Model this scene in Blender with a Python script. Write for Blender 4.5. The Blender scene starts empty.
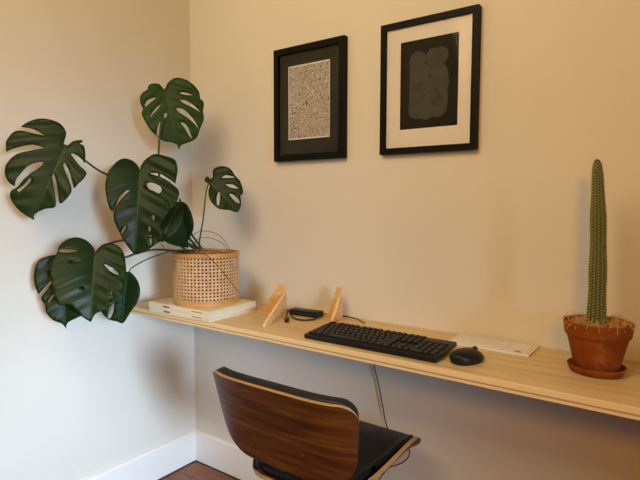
import bpy, bmesh, math, random
from mathutils import Vector, Matrix, noise
from mathutils.geometry import delaunay_2d_cdt
random.seed(7)
PI = math.pi
C = bpy.context.scene.collection
sc = bpy.context.scene
# ------------------------------------------------------------ camera, world, lights
F_PX, CAM, YAW, PITCH, ROLL = 515.1, Vector((1.7519, -1.4830, 1.1415)), 0.62577, 0.07168, 0.00275
cd = bpy.data.cameras.new('camera'); cam = bpy.data.objects.new('camera', cd); C.objects.link(cam)
cd.sensor_width = 36; cd.lens = F_PX / 640 * 36; cd.clip_start = .02
_f = Vector((-math.sin(YAW)*math.cos(PITCH), math.cos(YAW)*math.cos(PITCH), -math.sin(PITCH)))
_r0 = Vector((math.cos(YAW), math.sin(YAW), 0)); _u0 = _r0.cross(_f)
_r = math.cos(ROLL)*_r0 + math.sin(ROLL)*_u0; _u = -math.sin(ROLL)*_r0 + math.cos(ROLL)*_u0
cam.matrix_world = Matrix(((_r.x, _u.x, -_f.x, CAM.x), (_r.y, _u.y, -_f.y, CAM.y), (_r.z, _u.z, -_f.z, CAM.z), (0, 0, 0, 1)))
sc.camera = cam
def ray(px, py): return _f + (px-320)/F_PX*_r - (py-240)/F_PX*_u
def on_plane(px, py, P, n):
    """point of the plane (P, n) that the photograph shows at a pixel"""
    d = ray(px, py); return CAM + d*((P-CAM).dot(n)/d.dot(n))
def at(px, py, axis, val):
    d = ray(px, py); return CAM + d*((val-CAM[axis])/d[axis])

w = bpy.data.worlds.new('world'); sc.world = w; w.use_nodes = True
w.node_tree.nodes['Background'].inputs[0].default_value = (1.0, .58, .25, 1)
w.node_tree.nodes['Background'].inputs[1].default_value = .03
def area(name, loc, target, size, size_y, energy, color):
    l = bpy.data.lights.new(name, 'AREA'); l.shape = 'RECTANGLE'; l.size = size; l.size_y = size_y
    l.energy = energy; l.color = color
    o = bpy.data.objects.new(name, l); C.objects.link(o); o.location = loc
    o.rotation_euler = (Vector(target)-Vector(loc)).to_track_quat('-Z', 'Y').to_euler(); return o
area('floor_lamp_glow', (2.3, -2.3, 1.75), (1.6, 0, 1.2), .30, .30, 13.0, (1.0, .40, .0))
area('ceiling_lamp_glow', (.9, -1.7, 2.35), (.85, 0, 1.1), .9, .9, 22, (1.0, .765, .46))
win = area('daylight_window', (4.6, -2.2, 1.2), (0, -.62, .36), .8, 1.0, 8.6, (.58, .77, .98))
win.data.spread = math.radians(28)
vs = sc.view_settings; vs.view_transform = 'Standard'; vs.look = 'None'; vs.gamma = 1; vs.exposure = .10; vs.use_curve_mapping = False
# ------------------------------------------------------------ materials
def mat(name, col, rough=.6, metal=0., spec=.5, coat=0.):
    m = bpy.data.materials.new(name); m.use_nodes = True
    b = m.node_tree.nodes['Principled BSDF']
    b.inputs['Base Color'].default_value = (*col, 1); b.inputs['Roughness'].default_value = rough
    b.inputs['Metallic'].default_value = metal; b.inputs['Specular IOR Level'].default_value = spec
    b.inputs['Coat Weight'].default_value = coat
    return m
def nd(m, t, **kw):
    n = m.node_tree.nodes.new(t)
    for k, v in kw.items(): setattr(n, k, v)
    return n
def lk(m, a, b): m.node_tree.links.new(a, b)
def bsdf(m): return m.node_tree.nodes['Principled BSDF']
def ramp(m, stops):
    r = nd(m, 'ShaderNodeValToRGB'); e = r.color_ramp.elements
    e[0].position = stops[0][0]; e[0].color = (*stops[0][1], 1); e[1].position = stops[-1][0]; e[1].color = (*stops[-1][1], 1)
    for p, c in stops[1:-1]:
        x = e.new(p); x.color = (*c, 1)
    return r
def grain(m, stops, scale=(1, 1, 1), nscale=5, detail=4, dist=0., bump=.0, rot=(0, 0, 0)):
    tc = nd(m, 'ShaderNodeTexCoord'); mp = nd(m, 'ShaderNodeMapping'); nz = nd(m, 'ShaderNodeTexNoise')
    mp.inputs['Scale'].default_value = scale; mp.inputs['Rotation'].default_value = rot
    nz.inputs['Scale'].default_value = nscale; nz.inputs['Detail'].default_value = detail; nz.inputs['Distortion'].default_value = dist
    lk(m, tc.outputs['Object'], mp.inputs[0]); lk(m, mp.outputs[0], nz.inputs['Vector'])
    r = ramp(m, stops); lk(m, nz.outputs[0], r.inputs[0]); lk(m, r.outputs[0], bsdf(m).inputs['Base Color'])
    if bump:
        bp = nd(m, 'ShaderNodeBump'); bp.inputs['Strength'].default_value = bump; bp.inputs['Distance'].default_value = .002
        lk(m, nz.outputs[0], bp.inputs['Height']); lk(m, bp.outputs[0], bsdf(m).inputs['Normal'])
    return m
M = {}
M['wall'] = grain(mat('wall_paint', (.72, .69, .62), .75, spec=.25), [(.3, (.71, .685, .615)), (.7, (.74, .715, .645))], nscale=3, bump=.25)
M['trim'] = mat('trim_paint', (.85, .85, .84), .4)
M['floor'] = grain(mat('floor_boards', (.2, .06, .03), .35), [(.3, (.10, .030, .010)), (.5, (.22, .070, .022)), (.7, (.32, .12, .04))], (1.2, 14, 1), 3, 5, .6, .2)
M['desk'] = grain(mat('desk_oak', (.6, .4, .22), .42), [(.30, (.52, .36, .155)), (.48, (.66, .48, .23)), (.58, (.71, .53, .27)), (.75, (.76, .58, .31))], (1.0, 26, 26), 2.2, 6, .5, .12)
def ply(name, cols, period, rough=.5):
    m = mat(name, cols[0], rough); tc = nd(m, 'ShaderNodeTexCoord'); sp = nd(m, 'ShaderNodeSeparateXYZ')
    lk(m, tc.outputs['Object'], sp.inputs[0])
    a = nd(m, 'ShaderNodeMath', operation='MULTIPLY'); a.inputs[1].default_value = 1/period; lk(m, sp.outputs['Z'], a.inputs[0])
    f = nd(m, 'ShaderNodeMath', operation='FRACT'); lk(m, a.outputs[0], f.inputs[0])
    r = ramp(m, [(0, cols[0]), (.05, cols[0]), (.13, cols[1]), (.90, cols[1]), (1, cols[0])]); lk(m, f.outputs[0], r.inputs[0]); lk(m, r.outputs[0], bsdf(m).inputs['Base Color'])
    return m
M['desk_edge'] = ply('desk_ply_edge', ((.40, .23, .09), (.80, .59, .30)), .0253)
M['walnut'] = grain(mat('walnut_veneer', (.2, .07, .03), .42, spec=.18), [(.25, (.030, .0075, .0015)), (.45, (.068, .018, .0032)), (.6, (.105, .031, .006)), (.8, (.165, .056, .012))], (1.6, 2, 26), 3.2, 6, .8, .05)
M['ply_edge'] = mat('bent_ply_edge', (.42, .24, .085), .5)
M['leather'] = grain(mat('black_leather', (.012, .012, .013), .42, spec=.3), [(.3, (.004, .004, .005)), (.7, (.010, .010, .011))], nscale=90, bump=.3)
M['blackmetal'] = mat('black_metal', (.012, .012, .013), .4, .6)
M['plastic'] = mat('black_plastic', (.007, .007, .007), .42, spec=.3)
M['keycap'] = mat('black_keycap', (.008, .008, .008), .5, spec=.3)
M['legend'] = mat('key_legend', (.22, .22, .22), .6)
M['rubber'] = mat('black_rubber', (.012, .012, .012), .6)
M['frame'] = grain(mat('black_stained_wood', (.004, .004, .003), .5, spec=.12), [(.3, (.003, .003, .003)), (.7, (.006, .005, .005))], (1, 1, 1), 40)
M['mat_dark'] = mat('dark_mat_board', (.028, .029, .024), .85, spec=.15)
M['mat_cream'] = mat('cream_mat_board', (.80, .76, .70), .8)
M['paper'] = mat('white_paper', (.80, .78, .73), .7)
M['poster'] = mat('charcoal_print', (.021, .021, .017), .85, spec=.15)
M['stroke'] = mat('grey_ink', (.070, .069, .060), .8)
M['strokeline'] = mat('dim_grey_ink', (.040, .041, .037), .8)
M['ink'] = mat('dark_ink', (.05, .045, .04), .7)
M['greyink'] = mat('pale_ink', (.45, .43, .40), .7)
M['glass'] = mat('picture_glass', (1, 1, 1), .03)
bsdf(M['glass']).inputs['Transmission Weight'].default_value = 1; bsdf(M['glass']).inputs['IOR'].default_value = 1.12
def scribble():
    m = mat('scribble_print', (.7, .65, .6), .8); tc = nd(m, 'ShaderNodeTexCoord'); nz = nd(m, 'ShaderNodeTexNoise')
    nz.inputs['Scale'].default_value = 48; nz.inputs['Detail'].default_value = 1.5; nz.inputs['Distortion'].default_value = 1.5
    lk(m, tc.outputs['Object'], nz.inputs['Vector'])
    a = nd(m, 'ShaderNodeMath', operation='MULTIPLY'); a.inputs[1].default_value = 9; lk(m, nz.outputs[0], a.inputs[0])
    f = nd(m, 'ShaderNodeMath', operation='FRACT'); lk(m, a.outputs[0], f.inputs[0])
    r = ramp(m, [(0, (.10, .09, .08)), (.30, (.16, .145, .13)), (.45, (.62, .58, .52)), (.85, (.66, .62, .56)), (1, (.12, .10, .09))])
    lk(m, f.outputs[0], r.inputs[0]); lk(m, r.outputs[0], bsdf(m).inputs['Base Color']); return m
M['scribble'] = scribble()
M['cane'] = grain(mat('woven_cane', (.6, .42, .24), .55), [(.3, (.48, .28, .12)), (.7, (.70, .46, .24))], nscale=60)
M['rim'] = grain(mat('rattan_band', (.5, .27, .08), .4), [(.3, (.42, .20, .055)), (.7, (.58, .31, .10))], (1, 1, 8), 12)
M['liner'] = mat('brown_liner', (.07, .035, .016), .8)
M['soil'] = grain(mat('coir_soil', (.3, .15, .06), .95), [(.3, (.14, .06, .025)), (.7, (.42, .22, .09))], nscale=70, bump=1)
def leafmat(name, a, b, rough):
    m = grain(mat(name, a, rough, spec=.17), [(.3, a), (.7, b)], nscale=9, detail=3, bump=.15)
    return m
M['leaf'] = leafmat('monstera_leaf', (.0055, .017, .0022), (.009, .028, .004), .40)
M['leaf_bright'] = leafmat('monstera_leaf_bright', (.011, .038, .005), (.020, .056, .007), .46)  # brighter green for the top leaf
M['midrib'] = mat('leaf_midrib', (.040, .085, .018), .5)
M['petiole'] = mat('green_petiole', (.030, .050, .016), .45)
M['root'] = mat('aerial_root', (.060, .038, .020), .6)
M['terracotta'] = grain(mat('terracotta', (.4, .13, .05), .85, spec=.15), [(.3, (.20, .046, .006)), (.58, (.27, .072, .011)), (.74, (.40, .155, .045))], nscale=22, detail=5, dist=.4, bump=.3)
M['cactus'] = mat('cactus_skin', (.105, .115, .030), .65, spec=.25)
M['spine'] = mat('cactus_spine', (.62, .60, .34), .6)
M['straw'] = mat('dry_straw', (.60, .34, .12), .8)
M['riser'] = grain(mat('birch_ply', (.7, .45, .2), .5), [(.3, (.60, .34, .13)), (.7, (.80, .52, .25))], (3, 3, 18), 6)
M['riser_edge'] = mat('birch_ply_edge', (.78, .52, .26), .55)
M['book'] = grain(mat('book_cover', (.75, .66, .48), .5), [(.3, (.74, .65, .44)), (.7, (.78, .69, .48))], nscale=20)
M['pages'] = ply('book_pages', ((.80, .74, .60), (.66, .58, .42)), .0016, .8)
# ------------------------------------------------------------ helpers
def link_mesh(name, bm, m, parent=None, smooth=False, recalc=True):
    me = bpy.data.meshes.new(name)
    if recalc: bmesh.ops.recalc_face_normals(bm, faces=bm.faces)
    bm.to_mesh(me); bm.free()
    for k in (m if isinstance(m, (list, tuple)) else [m]): me.materials.append(M[k])
    if smooth:
        for p in me.polygons: p.use_smooth = True
    o = bpy.data.objects.new(name, me); C.objects.link(o)
    if parent: o.parent = parent
    return o
def set_auto(o, deg=35):
    me = o.data
    for p in me.polygons: p.use_smooth = True
    bm = bmesh.new(); bm.from_mesh(me)
    for e in bm.edges:
        if len(e.link_faces) == 2 and e.calc_face_angle(0) > math.radians(deg): e.smooth = False
    bm.to_mesh(me); bm.free(); return o
def thing(name, label, cat, loc=(0, 0, 0), rz=0, group=None):
    o = bpy.data.objects.new(name, None); C.objects.link(o); o.location = loc; o.rotation_euler = (0, 0, rz)
    o.empty_display_size = .05
    return tag(o, label, cat, group)
def tag(o, label, cat, group=None):
    o['label'] = label; o['category'] = cat
    if group: o['group'] = group
    return o
def struct(o): o['kind'] = 'structure'; return o
def box(bm, x0, x1, y0, y1, z0, z1, bev=0, seg=2, mi=0, mtx=None):
    r = bmesh.ops.create_cube(bm, size=1); v = r['verts']
    for a in v: a.co = Vector(((x0+x1)/2+a.co.x*(x1-x0), (y0+y1)/2+a.co.y*(y1-y0), (z0+z1)/2+a.co.z*(z1-z0)))
    fs = {f for a in v for f in a.link_faces}
    if bev:
        es = list({e for a in v for e in a.link_edges})
        rr = bmesh.ops.bevel(bm, geom=es, offset=bev, segments=seg, affect='EDGES', profile=.5)
        fs = fs | set(rr['faces']); fs = {f for f in fs if f.is_valid}
        v = list({a for f in fs for a in f.verts})
    for f in fs: f.material_index = mi
    if mtx: bmesh.ops.transform(bm, matrix=mtx, verts=v)
    return fs
def tube(bm, pts, r, n=8, r1=None, cap=True):
    pts = [Vector(p) for p in pts]; rings = []; up = Vector((0, 0, 1)); prev = None
    N = len(pts)
    for i, p in enumerate(pts):
        d = (pts[min(i+1, N-1)]-pts[max(i-1, 0)]).normalized()
        if prev is None:
            a = d.cross(up if abs(d.z) < .9 else Vector((1, 0, 0))).normalized()
        else: a = (prev-d*prev.dot(d)).normalized()
        prev = a; b = d.cross(a); rr = r if r1 is None else r+(r1-r)*i/(N-1)
        rings.append([bm.verts.new(p+rr*(a*math.cos(2*PI*k/n)+b*math.sin(2*PI*k/n))) for k in range(n)])
    for i in range(N-1):
        for k in range(n): bm.faces.new((rings[i][k], rings[i][(k+1) % n], rings[i+1][(k+1) % n], rings[i+1][k]))
    if cap: bm.faces.new(rings[0][::-1]); bm.faces.new(rings[-1])
def spline(pts, n=8):
    pts = [Vector(p) for p in pts]; out = []
    P = [2*pts[0]-pts[1]]+pts+[2*pts[-1]-pts[-2]]
    for i in range(1, len(P)-2):
        for k in range(n):
            t = k/n; a, b, c, d = P[i-1:i+3]
            out.append(.5*((2*b)+(c-a)*t+(2*a-5*b+4*c-d)*t*t+(3*b-a-3*c+d)*t**3))
    out.append(pts[-1]); return out
def lathe(bm, prof, n=48, z0=0, cx=0, cy=0):
    rings = []
    for r, z in prof:
        if r < 1e-5: rings.append([bm.verts.new((cx, cy, z+z0))])
        else: rings.append([bm.verts.new((cx+r*math.cos(2*PI*k/n), cy+r*math.sin(2*PI*k/n), z+z0)) for k in range(n)])
    for a, b in zip(rings, rings[1:]):
        for k in range(n):
            k2 = (k+1) % n
            if len(a) == 1: bm.faces.new((a[0], b[k], b[k2]))
            elif len(b) == 1: bm.faces.new((a[k], a[k2], b[0]))
            else: bm.faces.new((a[k], a[k2], b[k2], b[k]))
def inside(p, poly):
    x, y = p; c = False; n = len(poly)
    for i in range(n):
        x1, y1 = poly[i]; x2, y2 = poly[i-1]
        if (y1 > y) != (y2 > y) and x < (x2-x1)*(y-y1)/(y2-y1)+x1: c = not c
    return c
def dens(poly, h):
    out = []
    for i in range(len(poly)):
        a = Vector(poly[i]); b = Vector(poly[(i+1) % len(poly)]); n = max(1, int((b-a).length/h))
        out += [a+(b-a)*k/n for k in range(n)]
    return out
def smooth_poly(poly, n=3):
    """closed spline through the corners, sharp corners kept"""
    out = []; N = len(poly); P = [Vector(p) for p in poly]
    def sharp(i):
        a = P[i-1]-P[i]; b = P[(i+1) % N]-P[i]
        return a.length > 0 and b.length > 0 and a.angle(b) < math.radians(95)
    for i in range(N):
        b, c = P[i], P[(i+1) % N]
        a = P[i-1] if not sharp(i) else b; d = P[(i+2) % N] if not sharp((i+1) % N) else c
        for k in range(n):
            t = k/n; out.append(.5*((2*b)+(c-a)*t+(2*a-5*b+4*c-d)*t*t+(3*b-a-3*c+d)*t**3))
    return out
def sheet(bm, outline, holes, h, fn, thick, mi_face=0, mi_side=0, mi_back=None):
    """a thick curved sheet: 2-D outline with holes -> 3-D through fn(x, y)"""
    loops = [dens(outline, h)]+[dens(o, h) for o in holes]
    pts, edges = [], []
    for L in loops:
        s = len(pts); pts += L; edges += [(s+i, s+(i+1) % len(L)) for i in range(len(L))]
    xs = [p[0] for p in loops[0]]; ys = [p[1] for p in loops[0]]
    y = min(ys)+h/2; row = 0
    while y < max(ys):
        x = min(xs)+(h/2 if row % 2 else 0)
        while x < max(xs):
            if inside((x, y), outline) and not any(inside((x, y), o) for o in holes):
                if min((Vector((x, y))-p).length for L in loops for p in L) > h*.55: pts.append(Vector((x, y)))
            x += h
        y += h*.87; row += 1
    vo, eo, fo, *_ = delaunay_2d_cdt(pts, edges, [], 0, 1e-7)
    tris = []
    for f in fo:
        c = sum((vo[i] for i in f), Vector((0, 0)))/len(f)
        if inside(c, outline) and not any(inside(c, o) for o in holes): tris.append(list(f))
    e = h*.05; P3 = {}; N3 = {}
    for i in {i for f in tris for i in f}:
        x, y = vo[i]; p = fn(x, y); P3[i] = p
        N3[i] = (fn(x+e, y)-fn(x-e, y)).cross(fn(x, y+e)-fn(x, y-e)).normalized()
    A = {i: bm.verts.new(P3[i]+N3[i]*thick/2) for i in P3}; B = {i: bm.verts.new(P3[i]-N3[i]*thick/2) for i in P3}
    cnt = {}
    for f in tris:
        a = bm.faces.new([A[i] for i in f]); a.material_index = mi_face
        b = bm.faces.new([B[i] for i in reversed(f)]); b.material_index = mi_face if mi_back is None else mi_back
        for k in range(len(f)):
            u, v = f[k], f[(k+1) % len(f)]; cnt.setdefault((min(u, v), max(u, v)), []).append((u, v))
    for k, l in cnt.items():
        if len(l) == 1:
            u, v = l[0]
            try: s = bm.faces.new((A[v], A[u], B[u], B[v])); s.material_index = mi_side
            except ValueError: pass
def prism(bm, poly, fn, t, mi=0, mi_side=0):
    """extrude a 2-D polygon; fn(u, v, w) maps to 3-D"""
    a = [bm.verts.new(fn(x, y, -t/2)) for x, y in poly]; b = [bm.verts.new(fn(x, y, t/2)) for x, y in poly]
    f = bm.faces.new(a[::-1]); f.material_index = mi; f = bm.faces.new(b); f.material_index = mi
    for i in range(len(poly)):
        j = (i+1) % len(poly); f = bm.faces.new((a[i], a[j], b[j], b[i])); f.material_index = mi_side
# ------------------------------------------------------------ the room
XR, YF, HT = 3.4, -3.2, 2.7
bm = bmesh.new(); box(bm, -.1, XR, YF, .1, -.06, 0); struct(link_mesh('floor', bm, 'floor'))
bm = bmesh.new(); box(bm, 0, XR, 0, .1, 0, HT); struct(link_mesh('wall_back', bm, 'wall'))
bm = bmesh.new(); box(bm, -.1, 0, YF, .1, 0, HT); struct(link_mesh('wall_left', bm, 'wall'))
BH = .1361
def board(name, length, xf):
    bm = bmesh.new(); t = .014; pr = [(0, 0), (t, 0), (t, BH-.008), (t-.004, BH-.002), (t-.008, BH), (0, BH)]
    a = [bm.verts.new(xf(0, y, z)) for y, z in pr]; b = [bm.verts.new(xf(length, y, z)) for y, z in pr]
    bm.faces.new(a); bm.faces.new(b[::-1])
    for i in range(len(pr)):
        j = (i+1) % len(pr); bm.faces.new((a[i], b[i], b[j], a[j]))
    return struct(link_mesh(name, bm, 'trim'))
board('baseboard_back', XR-.014, lambda s, t, z: (s+.014, -t, z))
board('baseboard_left', -YF, lambda s, t, z: (t, -s, z))
M['gap_shade'] = mat('floor_gap_shade', (.03, .018, .012), .8)  # shadow line between floor and baseboards, painted as thin dark strips
bm = bmesh.new(); box(bm, .014, XR, -.0195, -.014, 0, .0035); struct(link_mesh('gap_shade_back', bm, 'gap_shade'))
bm = bmesh.new(); box(bm, .014, .0195, YF, -.0195, 0, .0035); struct(link_mesh('gap_shade_left', bm, 'gap_shade'))
# ------------------------------------------------------------ desk
DZ, DD, DT = .75, .3407, .0253
bm = bmesh.new(); fs = box(bm, .001, 3.2, -DD, -.001, DZ-DT, DZ, .0012, 1)
for f in bm.faces:
    f.material_index = 1 if f.calc_center_median().y < -DD+.0008 else 0
tag(link_mesh('wall_desk', bm, ['desk', 'desk_edge']), 'long pale plywood shelf desk running along the wall below the pictures', 'desk')
# ------------------------------------------------------------ pictures
def rect_frame(bm, x0, x1, z0, z1, wd, y0, y1):
    for a in ((x0, x1, z1-wd, z1), (x0, x1, z0, z0+wd), (x0, x0+wd, z0+wd, z1-wd), (x1-wd, x1, z0+wd, z1-wd)):
        box(bm, a[0], a[1], y0, y1, a[2], a[3])
def picture(label, x0, x1, z0, z1, wd, opening, matm, glass=True):
    cx, cz = (x0+x1)/2, (z0+z1)/2
    t = thing('picture_frame', label, 'picture', (cx, 0, cz))
    X0, X1, Z0, Z1 = x0-cx, x1-cx, z0-cz, z1-cz
    o = [opening[0]-cx, opening[1]-cx, opening[2]-cz, opening[3]-cz]
    bm = bmesh.new(); rect_frame(bm, X0, X1, Z0, Z1, wd, -.022, -.001)
    fr = link_mesh('frame', bm, 'frame', t)
    bm = bmesh.new(); a = (X0+wd-.002, X1-wd+.002, Z0+wd-.002, Z1-wd+.002)
    for b in ((a[0], a[1], o[3], a[3]), (a[0], a[1], a[2], o[2]), (a[0], o[0], o[2], o[3]), (o[1], a[1], o[2], o[3])):
        box(bm, b[0], b[1], -.0125, -.0105, b[2], b[3])
    link_mesh('mat_board', bm, matm, t)
    bm = bmesh.new(); box(bm, a[0], a[1], -.0165, -.0150, a[2], a[3]); link_mesh('glass_pane', bm, 'glass', t)
    return t, o
t, o = picture('black frame with dark mat around a pale scribbled print, nearer the plant', .484, .793, 1.294, 1.696, .022, (.545, .729, 1.369, 1.631), 'mat_dark')
bm = bmesh.new(); box(bm, o[0]-.004, o[1]+.004, -.0102, -.009, o[2]-.004, o[3]+.004); pr = link_mesh('print', bm, 'paper', t)
bm = bmesh.new(); box(bm, o[0]+.004, o[1]-.004, -.0106, -.0103, o[2]+.005, o[3]-.005); link_mesh('scribble_artwork', bm, 'scribble', pr)
t, o = picture('black frame with cream mat around a charcoal poster, right of the scribbled print', .930, 1.2425, 1.296, 1.698, .0185, (.996, 1.183, 1.370, 1.636), 'mat_cream')
bm = bmesh.new(); box(bm, o[0]-.004, o[1]+.004, -.0102, -.009, o[2]-.004, o[3]+.004); pr = link_mesh('print', bm, 'poster', t)
# the rounded grey motif: a flat lobed shape with thin contour lines
W_, H_ = o[1]-o[0], o[3]-o[2]
def pp(u, v): return (o[0]+u*W_, o[3]-v*H_)
lobes = [(.31, .235, .150), (.58, .215, .130), (.70, .215, .130), (.31, .42, .150), (.66, .42, .170), (.31, .60, .150), (.66, .60, .165), (.30, .78, .150), (.66, .77, .165), (.46, .30, .15), (.48, .42, .16), (.48, .52, .16), (.48, .62, .16), (.48, .72, .16), (.46, .80, .145), (.72, .51, .13), (.72, .69, .12), (.27, .51, .11), (.27, .69, .11), (.27, .33, .11)]
bm = bmesh.new()
for k, (u, v, r) in enumerate(lobes):
    x, z = pp(u, v); y = -.0103-.00002*k
    vv = [bm.verts.new((x+r*W_*math.cos(2*PI*i/40), y, z+r*W_*1.05*math.sin(2*PI*i/40))) for i in range(40)]
    c = bm.verts.new((x, y, z))
    for i in range(40): bm.faces.new((vv[i], vv[(i+1) % 40], c))
link_mesh('rounded_motif', bm, 'stroke', pr)
bm = bmesh.new()
for k, (u, v, r) in enumerate(lobes[:9]):
    for q in (1.0, .78, .56, .34):
        x, z = pp(u, v); rr = r*W_*q
        tube(bm, [(x+rr*math.cos(2*PI*i/36), -.0107, z+rr*1.05*math.sin(2*PI*i/36)) for i in range(37)], .00045, 4)
for (u0, v0, u1, v1) in ((.42, .25, .52, .32), (.38, .49, .30, .56), (.50, .40, .56, .46), (.60, .58, .68, .62), (.45, .62, .38, .68), (.56, .72, .66, .76), (.72, .70, .64, .66)):
    a, b = pp(u0, v0), pp(u1, v1); tube(bm, [(a[0], -.0108, a[1]), (b[0], -.0108, b[1])], .0016, 4)
link_mesh('contour_lines', bm, 'poster', pr)
# ------------------------------------------------------------ books under the plant
def book(label, z0, dx, rz):
    t = thing('book', label, 'book', (.326+dx, -.232, z0), rz, 'books under the plant basket')
    L, Dp, H = .156, .1165, .0172
    bm = bmesh.new()
    box(bm, -L, L, -Dp, Dp, 0, .0016, .0004, 1); box(bm, -L, L, -Dp, Dp, H-.0016, H, .0004, 1); box(bm, -L, L, -Dp, -Dp+.0016, .001, H-.001)
    link_mesh('cover', bm, 'book', t)
    bm = bmesh.new(); box(bm, -L+.003, L-.003, -Dp+.0017, Dp-.003, .0016, H-.0016); link_mesh('page_block', bm, 'pages', t)
    bm = bmesh.new(); x = -.075
    for wd, hh in ((.006, .0066), (.005, .005), (.006, .0066), (.004, .005), (.006, .006)):
        box(bm, x, x+wd, -Dp-.0003, -Dp+.0002, .0085-hh/2, .0085+hh/2); x += wd+.0012
    link_mesh('spine_title', bm, 'ink', t); bm = bmesh.new(); x = .070
    for k in range(13):
        wd = random.uniform(.002, .0045); box(bm, x, x+wd, -Dp-.0003, -Dp+.0002, .0075, .0100); x += wd+.0010
    link_mesh('spine_lettering', bm, 'ink', t)
    return t
book('cream book lying on the desk, lower of the two under the basket', DZ, 0, .02)
book('cream book on top of its twin, directly under the cane basket', DZ+.0173, -.002, .028)
BZ = DZ+.0346
# ------------------------------------------------------------ monstera in a cane basket
PC = Vector((.333, -.222, BZ)); BR, BHT = .1165, .181
t = plant = thing('potted_monstera', 'large green split-leaf plant in a round woven cane basket standing on books', 'potted plant', PC)
bm = bmesh.new()
NC, NR = 56, 13; z0, z1 = .017, BHT-.011
def cyl(a, z, r): return Vector((r*math.cos(a), r*math.sin(a), z))
cw = 2*PI/NC; ch = (z1-z0)/NR
for i in range(NC):
    for j in range(NR):
        a0, b0 = i*cw, z0+j*ch; g, hh = cw*.31, ch*.31
        outer = [(a0, b0), (a0+cw/2, b0), (a0+cw, b0), (a0+cw, b0+ch/2), (a0+cw, b0+ch), (a0+cw/2, b0+ch), (a0, b0+ch), (a0, b0+ch/2)]
        ca, cb = a0+cw/2, b0+ch/2
        inner = [(ca-g*.75, cb-hh*.75), (ca, cb-hh), (ca+g*.75, cb-hh*.75), (ca+g, cb), (ca+g*.75, cb+hh*.75), (ca, cb+hh), (ca-g*.75, cb+hh*.75), (ca-g, cb)]
        O = [bm.verts.new(cyl(a, z, BR)) for a, z in outer]; I = [bm.verts.new(cyl(a, z, BR-.0006)) for a, z in inner]
        K = [bm.verts.new(cyl(a, z, BR-.003)) for a, z in inner]
        for k in range(8):
            l = (k+1) % 8; bm.faces.new((O[k], O[l], I[l], I[k])); bm.faces.new((I[k], I[l], K[l], K[k]))
bmesh.ops.remove_doubles(bm, verts=bm.verts, dist=.0001)
for v in bm.verts:      # the over-under of the weave
    a = math.atan2(v.co.y, v.co.x)/cw; b = (v.co.z-z0)/ch; k = 1+.006*math.sin(PI*(a+b)*2)*0.6
    v.co.x *= k; v.co.y *= k
basket = link_mesh('cane_basket', bm, 'cane', t, recalc=False)
bm = bmesh.new(); lathe(bm, [(0, 0), (BR-.008, 0), (BR-.008, BHT-.012), (BR-.011, BHT-.012), (BR-.011, .01), (0, .01)], 56); set_auto(link_mesh('liner_pot', bm, 'liner', t))
for nm, za, zb in (('bottom_band', .0005, z0+.003), ('top_band', z1-.003, BHT)):
    bm = bmesh.new(); R0, R1 = BR-.006, BR+.0025
    lathe(bm, [(R0, za), (R1-.001, za), (R1, za+.002), (R1, zb-.002), (R1-.001, zb), (R0, zb), (R0, za)], 64); set_auto(link_mesh(nm, bm, 'rim', basket))
bm = bmesh.new(); lathe(bm, [(BR-.012, BHT-.022), (BR-.014, BHT-.016)]+[((BR-.014)*(1-k/10), BHT-.012+.018*math.sin(PI/2*k/10)) for k in range(1, 11)], 40)
for v in bm.verts: v.co += Vector((0, 0, noise.noise(v.co*60)*.005))
link_mesh('soil', bm, 'soil', t, True)
bm = bmesh.new()
for k in range(70):
    a = random.uniform(0, 2*PI); r = random.uniform(.01, .095); d = random.uniform(0, 2*PI); l = random.uniform(.01, .03)
    p = Vector((r*math.cos(a), r*math.sin(a), BHT-.012+.018*math.sin(PI/2*(1-r/.103))+.002)); q = Vector((math.cos(d), math.sin(d), random.uniform(-.1, .35)))*l
    tube(bm, spline([p, p+q*.5+Vector((0, 0, .003)), p+q], 3), .0006, 4)
link_mesh('coir_fibres', bm, 'straw', t)['kind'] = 'stuff'

INV = Matrix.Translation(-PC)
def leaf(scale_x, ox, oy, outline, holes, centre_px, x_depth, nrm, sinus, tip, petiole_pts, bright=False, fold=.22, droop=.35, prad=.0036):
    """outline in crop pixels -> the leaf's own tilted plane, then folded along the midrib and drooped towards the tip"""
    cv = lambda p: (ox+p[0]/scale_x, oy+p[1]/scale_x)
    P0 = at(*centre_px, 0, x_depth); n = Vector(nrm).normalized()
    tp = on_plane(*cv(tip), P0, n); sn = on_plane(*cv(sinus), P0, n)
    ey = (tp-sn).normalized(); ex = ey.cross(n).normalized(); Lg = (tp-sn).length
    def loc(p): d = on_plane(*cv(p), P0, n)-sn; return Vector((d.dot(ex), d.dot(ey)))
    ol = smooth_poly([loc(p) for p in outline], 3); hl = [smooth_poly([loc(p) for p in h], 3) for h in holes]
    def fn(x, y):
        s = abs(x)/Lg; tt = y/Lg
        d = fold*Lg*(s - 1.15*s*s)*.9 - droop*Lg*max(0, tt-.25)**2*.45 - .10*Lg*max(0, -tt)
        d += .0085*Lg*math.sin((tt-s*.55)*34)*min(1, s*6)
        return (sn+ex*x+ey*y+n*d)-PC
    bm = bmesh.new(); sheet(bm, ol, hl, .0085, fn, .0009)
    o = link_mesh('leaf', bm, 'leaf_bright' if bright else 'leaf', plant, True)
    bm = bmesh.new(); pts = [fn(0, Lg*k/14)+n*.0006 for k in range(15)]; tube(bm, pts, .0016, 6, .0005); link_mesh('midrib', bm, 'midrib', o, True)
    if petiole_pts:
        a = fn(0, 0)-n*.001
        bm = bmesh.new(); tube(bm, spline([a, a-n*.012+ey*(-.006)]+[Vector(p)-PC for p in petiole_pts], 8), prad*.8, 8, prad*1.25); link_mesh('petiole', bm, 'petiole', plant, True)
    return o
soil = lambda dx, dy: PC+Vector((dx, dy, BHT-.005))
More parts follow.
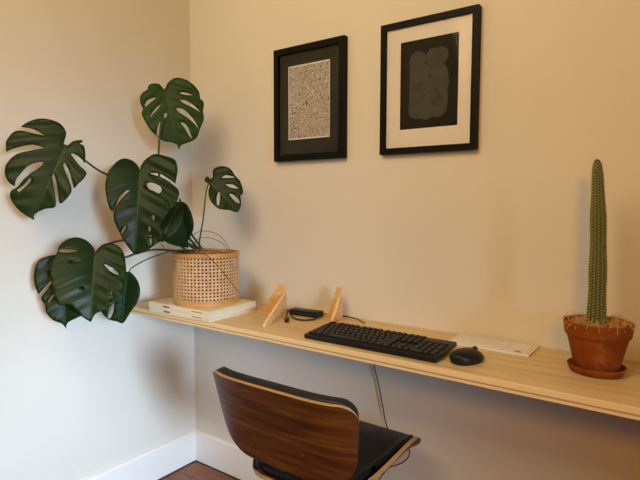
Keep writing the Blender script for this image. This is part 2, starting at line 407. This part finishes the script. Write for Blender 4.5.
# top-left leaf, reaching along the left wall
leaf(2.823, 0, 60, [(180,238),(187,205),(170,180),(140,168),(105,168),(75,180),(62,193),(100,200),(129,217),(95,210),(60,203),(35,210),(20,235),(20,262),(50,250),(95,242),(128,251),(90,260),(50,270),(25,290),(15,320),(25,345),(42,357),(50,335),(80,303),(117,290),(122,298),(90,320),(62,345),(47,360),(30,372),(30,395),(55,425),(90,447),(95,430),(125,418),(156,412),(153,370),(147,330),(151,320),(160,345),(167,400),(175,405),(203,375),(195,340),(179,300),(184,291),(200,325),(210,365),(240,335),(245,320),(225,300),(201,268),(207,265),(230,280),(240,296),(243,270),(238,245),(225,237),(233,232),(230,226),(205,230),(190,242)],
     [[(48,368),(68,352),(86,335),(89,341),(70,360),(54,374)]], (47,168), .17, (.75,-.60,.28), (186,245), (90,447),
     [at(95,168,0,.155), at(112,178,0,.155), at(150,205,0,.16), at(182,238,0,.22), soil(-.04,.02)])
# top leaf, on an upright stem
leaf(6, 130, 70, [(210,125),(222,85),(250,57),(290,48),(340,63),(385,95),(415,135),(422,175),(440,190),(443,225),(437,252),(443,275),(440,310),(420,355),(405,400),(375,425),(330,440),(305,450),(292,476),(280,445),(240,432),(200,425),(165,400),(130,370),(105,335),(80,290),(72,260),(80,240),(65,205),(62,165),(80,135),(105,118),(109,98),(130,82),(170,82),(195,105)],
     [[(298,140),(315,136),(345,142),(378,154),(345,153),(315,147)], [(298,182),(335,187),(390,220),(422,255),(370,225),(320,200)], [(278,232),(310,234),(350,262),(390,310),(414,355),(380,318),(330,278),(290,252)], [(302,316),(325,318),(352,350),(372,412),(352,390),(328,350)],
      [(90,215),(105,185),(150,166),(155,172),(120,203),(97,224)], [(186,204),(160,226),(135,258),(118,295),(140,268),(168,238)], [(203,266),(216,257),(223,265),(215,284),(204,292),(199,282)], [(178,312),(165,350),(160,390),(172,394),(178,350),(183,316)]],
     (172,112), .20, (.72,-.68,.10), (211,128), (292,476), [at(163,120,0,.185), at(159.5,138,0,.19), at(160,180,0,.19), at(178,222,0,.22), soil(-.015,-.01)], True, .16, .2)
# large front leaf
leaf(4.57, 100, 150, [(183,95),(188,70),(210,40),(250,20),(300,30),(340,45),(355,80),(352,125),(345,160),(310,135),(270,112),(230,107),(235,113),(270,125),(310,145),(345,172),(360,190),(362,215),(345,260),(330,268),(312,240),(308,243),(322,272),(305,300),(280,335),(285,360),(283,405),(260,422),(235,438),(200,455),(155,466),(120,430),(95,390),(75,350),(65,325),(64,290),(80,250),(135,190),(125,187),(88,225),(62,285),(45,270),(30,210),(28,150),(45,100),(80,55),(115,40),(150,50),(175,75)],
     [[(205,160),(230,152),(262,163),(285,183),(272,202),(245,190),(218,178)], [(240,300),(250,300),(248,318),(240,318)], [(221,350),(232,350),(230,368),(222,366)], [(226,385),(235,385),(236,410),(230,432),(225,410)], [(95,372),(114,342),(118,349),(99,378)]],
     (145,200), .29, (.72,-.62,.32), (183,100), (158,464), [at(146,185,0,.20), at(160,212,0,.20), at(184,240,0,.25), soil(-.03,.0)], False, .24, .5, .0032)
# leaf tucked behind the front leaf, right side
leaf(4.57, 100, 150, [(355,236),(395,245),(420,290),(430,340),(421,380),(400,420),(402,450),(350,440),(300,420),(285,380),(290,320),(320,275)], [], (180,225), .32, (.62,-.70,-.05), (365,240), (398,450), [at(186,225,0,.28), soil(-.02,.01)], False, .3, .4)
leaf(4.57, 100, 150, [(290,305),(325,272),(360,240),(378,262),(382,300),(375,340),(345,375),(310,400),(275,410),(262,385),(268,345)], [], (170,220), .335, (.55,-.60,.55), (362,245), (278,408), [at(178,235,0,.28), soil(-.03,-.0)], False, .3, .4)
# small leaf on the right
leaf(5.33, 195, 160, [(80,118),(78,102),(95,95),(95,60),(112,40),(150,35),(190,50),(212,82),(228,100),(240,112),(254,150),(255,178),(243,192),(245,232),(225,272),(180,265),(130,262),(95,235),(75,200),(74,160),(80,135),(58,118),(50,104),(60,88),(74,92)],
     [[(142,98),(165,84),(202,91),(213,98),(180,100)], [(162,132),(200,133),(230,150),(226,155),(185,147)], [(124,171),(133,173),(132,220),(127,244),(118,238),(116,200)], [(182,181),(202,184),(230,207),(239,228),(222,226),(196,202)]],
     (224,189), .36, (.55,-.75,.35), (82,122), (225,270), [at(206.5,190,0,.36), at(203,220,0,.355), at(199,246,0,.34), soil(-.005,-.01)], False, .2, .3, .0026)
# lower-left cluster: front leaf, then one behind on each side
leaf(4, 20, 220, [(300,132),(315,112),(340,95),(375,98),(410,125),(422,170),(425,215),(412,240),(418,265),(400,300),(380,330),(340,355),(300,370),(281,400),(245,380),(215,350),(180,336),(155,340),(135,300),(125,240),(120,190),(130,160),(150,135),(160,105),(190,80),(230,70),(270,85),(293,110)],
     [[(155,130),(170,122),(222,122),(228,130),(190,135)], [(336,180),(352,184),(394,215),(391,225),(360,207)], [(197,168),(207,167),(240,160),(241,166),(208,175)], [(340,257),(350,258),(347,265)], [(360,290),(370,292),(366,302)], [(243,268),(256,268),(254,280)], [(350,318),(358,318),(372,312),(382,305),(378,318),(362,326)]],
     (88,275), .25, (.75,-.50,.45), (301,140), (280,398), [at(104,246,0,.23), at(125,240,0,.24), at(165,238,0,.27), soil(-.05,-.03)], False, .24, .5, .0034)
leaf(4, 20, 220, [(150,140),(100,150),(72,170),(58,210),(60,260),(75,298),(98,272),(128,238),(131,245),(105,285),(85,312),(100,340),(105,370),(130,400),(165,415),(182,435),(190,410),(240,385),(270,360),(250,250),(200,160)], [[(112,325),(132,298),(135,304),(118,330)]],
     (60,290), .13, (.80,-.55,.20), (165,160), (182,435), [at(72,262,0,.12), at(110,262,0,.17), at(150,250,0,.25), soil(-.06,-.02)], False, .2, .3)
leaf(4, 20, 220, [(430,205),(455,220),(475,250),(482,290),(470,330),(440,370),(410,410),(385,405),(350,395),(325,365),(345,335),(380,280),(405,230)], [[(350,390),(356,355),(364,336),(378,332),(373,362),(360,391)]],
     (122,297), .20, (.68,-.66,.30), (430,215), (405,408), [at(133,267,0,.22), at(150,258,0,.25), at(172,251,0,.29), at(190,250,0,.33), soil(.0,-.05)], False, .22, .4, .0022)
# aerial roots
def root(pts, r=.0013):
    bm = bmesh.new(); tube(bm, [p-PC for p in spline(pts, 8)], r, 6, r*.7); link_mesh('aerial_root', bm, 'root', plant, True)
root([at(187,247,1,-.25), at(193,235,1,-.25), at(205,231,1,-.25), at(220,236,1,-.24), at(230,249,1,-.23)])
root([at(193,246,1,-.27), at(198,239,1,-.27), at(210,238,1,-.27), at(222,243,1,-.26), at(228,250,1,-.24)])
root([at(161,243,0,.28), at(168,252,0,.30), at(185,253,0,.33), at(198,247,0,.35), at(206,250,0,.36)])
root([at(192,250,1,-.31), at(206,255,1,-.318), at(216,264,1,-.330), at(226,276,1,-.328), at(234,286,1,-.312), at(240,294,1,-.29)], .0014)
root([at(175,236,0,.27), at(180,246,0,.29), at(190,252,0,.33), at(200,253,0,.35)])
# ------------------------------------------------------------ laptop risers
def riser(label, loc, ra, la, rb, lb, h):
    t = thing('laptop_riser', label, 'laptop riser', loc, 0, 'laptop risers')
    def plate(name, ang, poly, th=.010):
        bm = bmesh.new(); d = Vector((math.cos(ang), math.sin(ang), 0)); n = Vector((-d.y, d.x, 0))
        prism(bm, poly, lambda u, v, w_: d*u+n*w_+Vector((0, 0, v)), th, 0, 1)
        bmesh.ops.bevel(bm, geom=[e for e in bm.edges], offset=.0008, segments=1, affect='EDGES')
        return link_mesh(name, bm, ['riser', 'riser_edge'], t)
    plate('upright_plate', ra, [(-.006, 0), (la, 0), (la+.004, .012), (la*.80, .022), (la*.72, .045), (la*.30, h*.86), (la*.22, h), (-.004, h)])
    plate('crossing_plate', rb, [(-.012, 0), (.03, 0), (.055, .018), (lb*.75, .008), (lb*.80, 0), (lb, 0), (lb, .010), (lb*.55, .040), (.01, h*.68), (-.012, h*.66)])
    return t
riser('plywood laptop riser nearer the cane basket', (.600, -.10, DZ), math.radians(183), .098, math.radians(-69), .198, .106)
riser('plywood laptop riser standing behind the keyboard', (.797, -.045, DZ), math.radians(185), .046, math.radians(-78), .072, .108)
# ------------------------------------------------------------ power adapter and cables
t = thing('power_adapter', 'black power adapter brick with looped cable lying between the wooden risers', 'power adapter', (.68, -.07, DZ))
def loc_pts(t, pts): o = Vector(t.location); return [Vector(p)-o for p in pts]
bm = bmesh.new(); box(bm, -.066, .052, -.021, .021, 0, .019, .0035, 3, 0, Matrix.Rotation(math.radians(6), 4, 'Z') @ Matrix.Translation((0, 0, .0005))); set_auto(link_mesh('brick', bm, 'plastic', t))
CB = [(.730, -.064, .760), (.740, -.090, .756), (.738, -.125, .7535), (.715, -.150, .7535), (.680, -.145, .7535), (.640, -.115, .756), (.628, -.112, .768), (.620, -.108, .770), (.630, -.120, .769), (.650, -.150, .763), (.672, -.178, .758)]
bm = bmesh.new(); tube(bm, spline(loc_pts(t, CB), 8), .0027, 8); link_mesh('cable', bm, 'rubber', t, True)
bm = bmesh.new(); tube(bm, spline(loc_pts(t, [(.620, -.108, .769), (.640, -.112, .765), (.69, -.105, .762), (.722, -.095, .760), (.735, -.07, .759)]), 8), .0024, 8); link_mesh('cable', bm, 'rubber', t, True)
bm = bmesh.new(); box(bm, -.013, .015, -.007, .007, -.006, .006, .002, 2, 0, Matrix.Translation((.682-.68, -.188+.07, .0075)) @ Matrix.Rotation(math.radians(-55), 4, 'Z')); set_auto(link_mesh('plug', bm, 'plastic', t))
bm = bmesh.new(); tube(bm, spline(loc_pts(t, [(.728, -.055, .760), (.742, -.020, .7545), (.775, -.012, .7525), (.820, -.014, .7525), (.850, -.022, .7525), (.875, -.040, .7525), (.905, -.062, .7525)]), 8), .0018, 8); link_mesh('lead', bm, 'rubber', t, True)
t = thing('hanging_cable', 'thin black cable hanging down the wall below the desk', 'cable', (.91, -.012, DZ-DT))
pts = [(.905, -.02, .724), (.910, -.014, .66), (.912, -.01, .60), (.926, -.009, .55), (.945, -.009, .47), (.960, -.009, .41), (.985, -.009, .375), (1.03, -.009, .362), (1.046, -.009, .338), (1.030, -.009, .307), (.999, -.009, .283), (.969, -.009, .262), (.93, -.012, .20), (.90, -.020, .10), (.89, -.030, .012)]
bm = bmesh.new(); tube(bm, spline(loc_pts(t, pts), 8), .0019, 8); link_mesh('cable_run', bm, 'rubber', t, True)
# ------------------------------------------------------------ keyboard
t = thing('computer_keyboard', 'full-size black keyboard lying near the desk edge', 'keyboard', (1.056, -.246, DZ), math.radians(0.5))
KW, KD = .405, .142
tilt = Matrix.Rotation(math.radians(4.2), 4, 'X')
bm = bmesh.new(); box(bm, -KW/2, KW/2, -KD/2, KD/2, 0, .013, .0025, 2, 0, Matrix.Translation((0, 0, .0055)) @ tilt); set_auto(link_mesh('case', bm, 'plastic', t))
for sx in (-1, 1):
    for fa in ((.048, .058, 0, .0105), (-.062, -.052, 0, .0025)):
        bm = bmesh.new(); box(bm, sx*.16-.012, sx*.16+.012, *fa, .0008, 1); link_mesh('foot', bm, 'rubber', t)
U = (KW-.016)/23.0
rows = []
def rowk(y, x, ws, h=1): 
    for w_ in ws:
        if w_ > 0: rows.append((x, y, w_, h))
        x += abs(w_)
for x0_, n_ in ((0, 1), (2, 4), (6.5, 4), (11, 4)): rowk(0, x0_, [1]*n_)
rowk(0, 15.25, [1]*3)
rowk(1, 0, [1]*13+[2]); rowk(1, 15.25, [1]*3); rowk(1, 18.5, [1]*4)
rowk(2, 0, [1.5]+[1]*12+[1.5]); rowk(2, 15.25, [1]*3); rowk(2, 18.5, [1]*3)
rowk(3, 0, [1.75]+[1]*11+[2.25]); rowk(3, 18.5, [1]*3)
rowk(4, 0, [2.25]+[1]*10+[2.75]); rowk(4, 16.25, [1]); rowk(4, 18.5, [1]*3)
rowk(5, 0, [1.25]*3+[6.25]+[1.25]*4); rowk(5, 15.25, [1]*3); rowk(5, 18.5, [2, 1])
rows.append((21.5, 3, 1, 2)); rows.append((21.5, 5, 1, 2))
RP = (KD-.018)/6.25
def keybox(bm, x, y, w_, h_):
    x0 = -KW/2+.008+x*U*1.022; x1 = x0+w_*U*1.022
    yt = KD/2-.009-(y+(.25 if y > 0 else 0))*RP+(h_-1)*RP; yb = yt-h_*RP
    mtx = Matrix.Translation((0, 0, .0055)) @ tilt
    g = .0011; r = bmesh.ops.create_cube(bm, size=1)
    for v in r['verts']:
        k = .0016 if v.co.z > 0 else 0
        cx_ = (x0+g+k) if v.co.x < 0 else (x1-g-k); cy_ = (yb+g+k) if v.co.y < 0 else (yt-g-k*.6)
        v.co = mtx @ Vector((cx_, cy_, .0125 if v.co.z < 0 else .0185))
    # the printed legend
    if w_ < 3:
        lx, ly = x0+g+.0042, yt-g-.0050
        vv = [bm.verts.new(mtx @ Vector(p)) for p in ((lx-.0013, ly-.0016, .01858), (lx+.0013, ly-.0016, .01858), (lx+.0013, ly+.0016, .01858), (lx-.0013, ly+.0016, .01858))]
        f = bm.faces.new(vv); f.material_index = 1
rest = rows[100:]
for (x, y, w_, h_) in rows[:100]:
    bm = bmesh.new(); keybox(bm, x, y, w_, h_); link_mesh('key', bm, ['keycap', 'legend'], t, recalc=False)
if rest:
    bm = bmesh.new()
    for r_ in rest: keybox(bm, *r_)
    link_mesh('key', bm, ['keycap', 'legend'], t, recalc=False)['kind'] = 'stuff'
# ------------------------------------------------------------ mouse
t = thing('computer_mouse', 'small black computer mouse between the keyboard and the white pad', 'mouse', (1.313, -.250, DZ), math.radians(-18))
def dome(bm, a, b, h, zb, n=32, m=12, e=2.4, sk=.012):
    rings = []
    for j in range(m+1):
        ph = PI/2*j/m; rr = math.cos(ph)**.75; z = zb+(h-zb)*math.sin(ph)**1.0
        if j == m: rings.append([bm.verts.new((0, -sk, h))]); break
        rings.append([bm.verts.new((a*rr*math.copysign(abs(math.cos(q))**(2/e), math.cos(q)), b*rr*math.copysign(abs(math.sin(q))**(2/e), math.sin(q))-sk*math.sin(ph), z)) for q in [2*PI*k/n for k in range(n)]])
    base = [bm.verts.new((v.co.x*.94, v.co.y*.95, .0008)) for v in rings[0]]
    rings = [base]+rings; bm.faces.new(base[::-1])
    for p, q in zip(rings, rings[1:]):
        for k in range(n):
            l = (k+1) % n
            if len(q) == 1: bm.faces.new((p[k], p[l], q[0]))
            else: bm.faces.new((p[k], p[l], q[l], q[k]))
bm = bmesh.new(); dome(bm, .0315, .050, .033, .008); link_mesh('body', bm, 'plastic', t, True)
bm = bmesh.new(); tube(bm, [(-.003, .030, .0255), (.003, .030, .0255)], .0075, 20); set_auto(link_mesh('scroll_wheel', bm, 'rubber', t))
bm = bmesh.new(); tube(bm, [(0, .0465-.004*k, .0165+.0182*math.sin(min(1, k/9)*PI/2)-.0006*max(0, k-9)) for k in range(0, 11)], .0005, 4); link_mesh('button_seam', bm, 'blackmetal', t)
# ------------------------------------------------------------ white pad
t = thing('paper_pad', 'flat white printed pad lying against the wall behind the mouse', 'notepad', (1.318, -.066, DZ), math.radians(0))
bm = bmesh.new(); box(bm, -.111, .111, -.058, .058, 0, .0055, .0012, 2); link_mesh('sheets', bm, 'paper', t)
bm = bmesh.new()
def outl(x0, x1, y0, y1, r=.0006):
    for a, b in (((x0, y0), (x1, y0)), ((x1, y0), (x1, y1)), ((x1, y1), (x0, y1)), ((x0, y1), (x0, y0))): 
        tube(bm, [(a[0], a[1], .0055), (b[0], b[1], .0055)], r, 4)
outl(-.104, .104, -.052, .052); outl(-.095, .040, -.020, .044); outl(.048, .098, -.030, .044)
for k in range(5): tube(bm, [(-.088, .036-.011*k, .0055), (.034-.01*(k % 3), .036-.011*k, .0055)], .0005, 4)
link_mesh('printed_boxes', bm, 'greyink', t)
bm = bmesh.new()
tube(bm, [(.072, -.046, .0056), (.080, -.041, .0056), (.088, -.044, .0056)], .0014, 5); tube(bm, [(.074, -.040, .0056), (.084, -.046, .0056)], .0010, 5)
link_mesh('printed_mark', bm, 'ink', t)
# ------------------------------------------------------------ cactus
CX, CY = 1.585, -.150
sa = thing('plant_saucer', 'round terracotta saucer on the desk under the cactus pot', 'saucer', (CX, CY, DZ))
bm = bmesh.new(); lathe(bm, [(0, 0), (.050, 0), (.056, .003), (.0615, .014), (.0625, .017), (.0605, .0185), (.0575, .017), (.052, .006), (.048, .005), (0, .005)], 56); set_auto(link_mesh('dish', bm, 'terracotta', sa), 50)
t = thing('potted_cactus', 'tall slim green column cactus in a terracotta pot with dry straw', 'potted plant', (CX, CY, DZ+.0052))
bm = bmesh.new(); lathe(bm, [(0, 0), (.0445, 0), (.046, .002), (.0645, .080), (.0655, .083), (.0690, .084), (.0700, .087), (.0735, .112), (.0725, .115), (.0690, .115), (.0670, .112), (.0620, .090), (.0600, .088), (0, .088)], 56); set_auto(link_mesh('terracotta_pot', bm, 'terracotta', t), 40)
bm = bmesh.new(); lathe(bm, [(.0665, .100)]+[(.0665*(1-k/8), .100+.010*math.sin(PI/2*k/8)) for k in range(1, 9)], 40)
for v in bm.verts: v.co.z += noise.noise(v.co*90)*.004
link_mesh('soil', bm, 'soil', t, True)
bm = bmesh.new()
for k in range(150):
    a = random.uniform(0, 2*PI); r = random.uniform(.018, .063); d = a+random.uniform(-1.6, 1.6); l = random.uniform(.015, .042)
    p = Vector((r*math.cos(a), r*math.sin(a), .105)); dd = Vector((math.cos(d), math.sin(d), 0))*l
    tube(bm, spline([p, p+dd*.5+Vector((0, 0, random.uniform(.004, .022))), p+dd+Vector((0, 0, random.uniform(-.002, .008)))], 3), .00055, 4)
link_mesh('dry_straw', bm, 'straw', t)['kind'] = 'stuff'
# column: ribbed, slightly waisted, leaning a little
NRB = 14; zc0, zc1 = .098, .489
def crad(s): 
    base = .0185*(1-.30*max(0, s)**1.1)*(1-.45*max(0, (s-.66)/.34)**2)+.0006*math.sin(s*22)
    if s > .965: base *= math.sqrt(max(0, 1-((s-.965)/.035)**2))
    return max(base, .0003)
def cctr(s): return Vector((-.004+.003*math.sin(s*3.2)-.012*s, .004*math.sin(s*2.4), 0))
bm = bmesh.new(); NA = NRB*6; SN = 90; rings = []
for j in range(SN+1):
    s = j/SN; s = 1-(1-s)**1.15; z = zc0+(zc1-zc0)*s
    rings.append([bm.verts.new(cctr(s)+Vector((math.cos(2*PI*k/NA), math.sin(2*PI*k/NA), 0))*crad(s)*(1+.10*math.cos(2*PI*k/6)*(1 if s < .96 else .3))+Vector((0, 0, z))) for k in range(NA)])
for a, b in zip(rings, rings[1:]):
    for k in range(NA): bm.faces.new((a[k], a[(k+1) % NA], b[(k+1) % NA], b[k]))
bm.faces.new(rings[-1])
link_mesh('cactus_column', bm, 'cactus', t, True)
bm = bmesh.new()
for i in range(NRB):
    for j in range(60):
        s = (j+.5*(i % 2))/60; 
        if s > .98: continue
        a = 2*PI*i/NRB; p = cctr(s)+Vector((math.cos(a), math.sin(a), 0))*crad(s)*1.09+Vector((0, 0, zc0+(zc1-zc0)*s))
        bmesh.ops.create_icosphere(bm, subdivisions=1, radius=.0011, matrix=Matrix.Translation(p))
        for k in range(5):
            b = a+random.uniform(-1.2, 1.2); d = Vector((math.cos(b), math.sin(b), random.uniform(-.7, .9))).normalized()*random.uniform(.0028, .0060)
            sd = d.cross(Vector((0, 0, 1))).normalized()*.0003; up = Vector((0, 0, .0003))
            v = [bm.verts.new(p+sd), bm.verts.new(p-sd*.5+up), bm.verts.new(p-sd*.5-up), bm.verts.new(p+d)]
            bm.faces.new((v[0], v[1], v[3])); bm.faces.new((v[1], v[2], v[3])); bm.faces.new((v[2], v[0], v[3]))
link_mesh('spines', bm, 'spine', t)['kind'] = 'stuff'
# ------------------------------------------------------------ chair
CH = Vector((.950, -.325, 0))
t = thing('desk_chair', 'bent walnut plywood chair with black padded seat pushed towards the desk', 'chair', CH, 0)
def shape(w0, w1, h, r_top, r_bot, n=8):
    """rounded trapezoid: top half-width w0, bottom half-width w1, height h"""
    out = []
    for cx_, cz_, r, a0 in ((w0-r_top, h-r_top, r_top, 0), (-(w0-r_top), h-r_top, r_top, PI/2), (-(w1-r_bot), r_bot, r_bot, PI), (w1-r_bot, r_bot, r_bot, 3*PI/2)):
        for k in range(n+1):
            a = a0+PI/2*k/n; out.append((cx_+r*math.cos(a), cz_+r*math.sin(a)))
    return out
BX, BY, BZ0 = .014, -.215, .487
def backfn(off):
    def fn(x, z):       # convex towards the room, ends wrapped forward, leaning back a little
        return Vector((BX+x*(1-.35*x*x), BY+.040*(abs(x)/.232)**5.0-.28*z+off, BZ0+z))
    return fn
bm = bmesh.new(); sheet(bm, shape(.228, .216, .220, .036, .108), [], .012, backfn(0), .009, 0, 1); bs = link_mesh('backrest_shell', bm, ['walnut', 'ply_edge'], t); set_auto(bs, 50)
for s in (-1, 1):
    for x, z in ((.075*s, .07),):
        bm = bmesh.new(); p = backfn(-.007)(x, z); bmesh.ops.create_cone(bm, cap_ends=True, segments=16, radius1=.006, radius2=.006, depth=.003, matrix=Matrix.Translation(p) @ Matrix.Rotation(PI/2, 4, 'X')); link_mesh('screw_cap', bm, 'walnut', bs)
def pad(bm, outline, h, fn, th, edge):
    sheet(bm, outline, [], h, fn, th)
bm = bmesh.new(); sheet(bm, [(x, z+.004) for x, z in shape(.220, .204, .222, .034, .102)], [], .012, backfn(.0175), .022); o = link_mesh('backrest_pad', bm, 'leather', t, True)
SZ = .427
def seatfn(off):
    def fn(x, y):
        a = abs(x); th = max(0, a-.130)/.046     # the sides of the shell curl up
        X = min(a, .130)+.046*math.sin(th); Z = .046*(1-math.cos(th))
        return Vector((math.copysign(X, x), y, SZ+off+Z-.010*math.exp(-((y+.02)/.15)**2)-.014*max(0, (y-.12)/.11)**2))
    return fn
so = shape(.195, .172, .42, .035, .10); so = [(x, z-.19) for x, z in so]
bm = bmesh.new(); sheet(bm, so, [], .008, seatfn(0), .012, 0, 1); set_auto(link_mesh('seat_shell', bm, ['walnut', 'ply_edge'], t), 50)
bm = bmesh.new(); sheet(bm, [(x*.86, y*.975+.003) for x, y in so], [], .008, seatfn(.018), .022); link_mesh('seat_pad', bm, 'leather', t, True)
for s in (-1, 1):
    bm = bmesh.new(); x = BX+.098*s
    tube(bm, spline([(x, BY+.012, BZ0+.060), (x, BY+.008, BZ0+.01), (x, BY+.004, BZ0-.025), (x, BY+.022, SZ+.038), (x, BY+.06, SZ+.010), (x, BY+.10, SZ-.020), (x, BY+.20, SZ-.028)], 6), .009, 8)
    link_mesh('back_bracket', bm, 'blackmetal', t, True)
bm = bmesh.new(); box(bm, -.13, .13, -.10, .09, SZ-.045, SZ-.018, .005, 2); link_mesh('seat_mount', bm, 'blackmetal', t)
bm = bmesh.new(); lathe(bm, [(0, .06), (.028, .06), (.028, .22), (.016, .222), (.016, SZ-.04), (0, SZ-.04)], 24); set_auto(link_mesh('gas_column', bm, 'blackmetal', t))
for k in range(5):
    a = 2*PI*k/5+.3; d = Vector((math.cos(a), math.sin(a), 0))
    bm = bmesh.new(); tube(bm, [Vector((0, 0, .085)), d*.12+Vector((0, 0, .08)), d*.27+Vector((0, 0, .062))], .018, 10, .012); lg = link_mesh('leg', bm, 'blackmetal', t, True)
    bm = bmesh.new(); n = Vector((-d.y, d.x, 0)); c = d*.268+Vector((0, 0, .0245)); tube(bm, [c-n*.018, c+n*.018], .0245, 20); tube(bm, [c, c+Vector((0, 0, .04))], .006, 8); set_auto(link_mesh('caster', bm, 'rubber', lg))
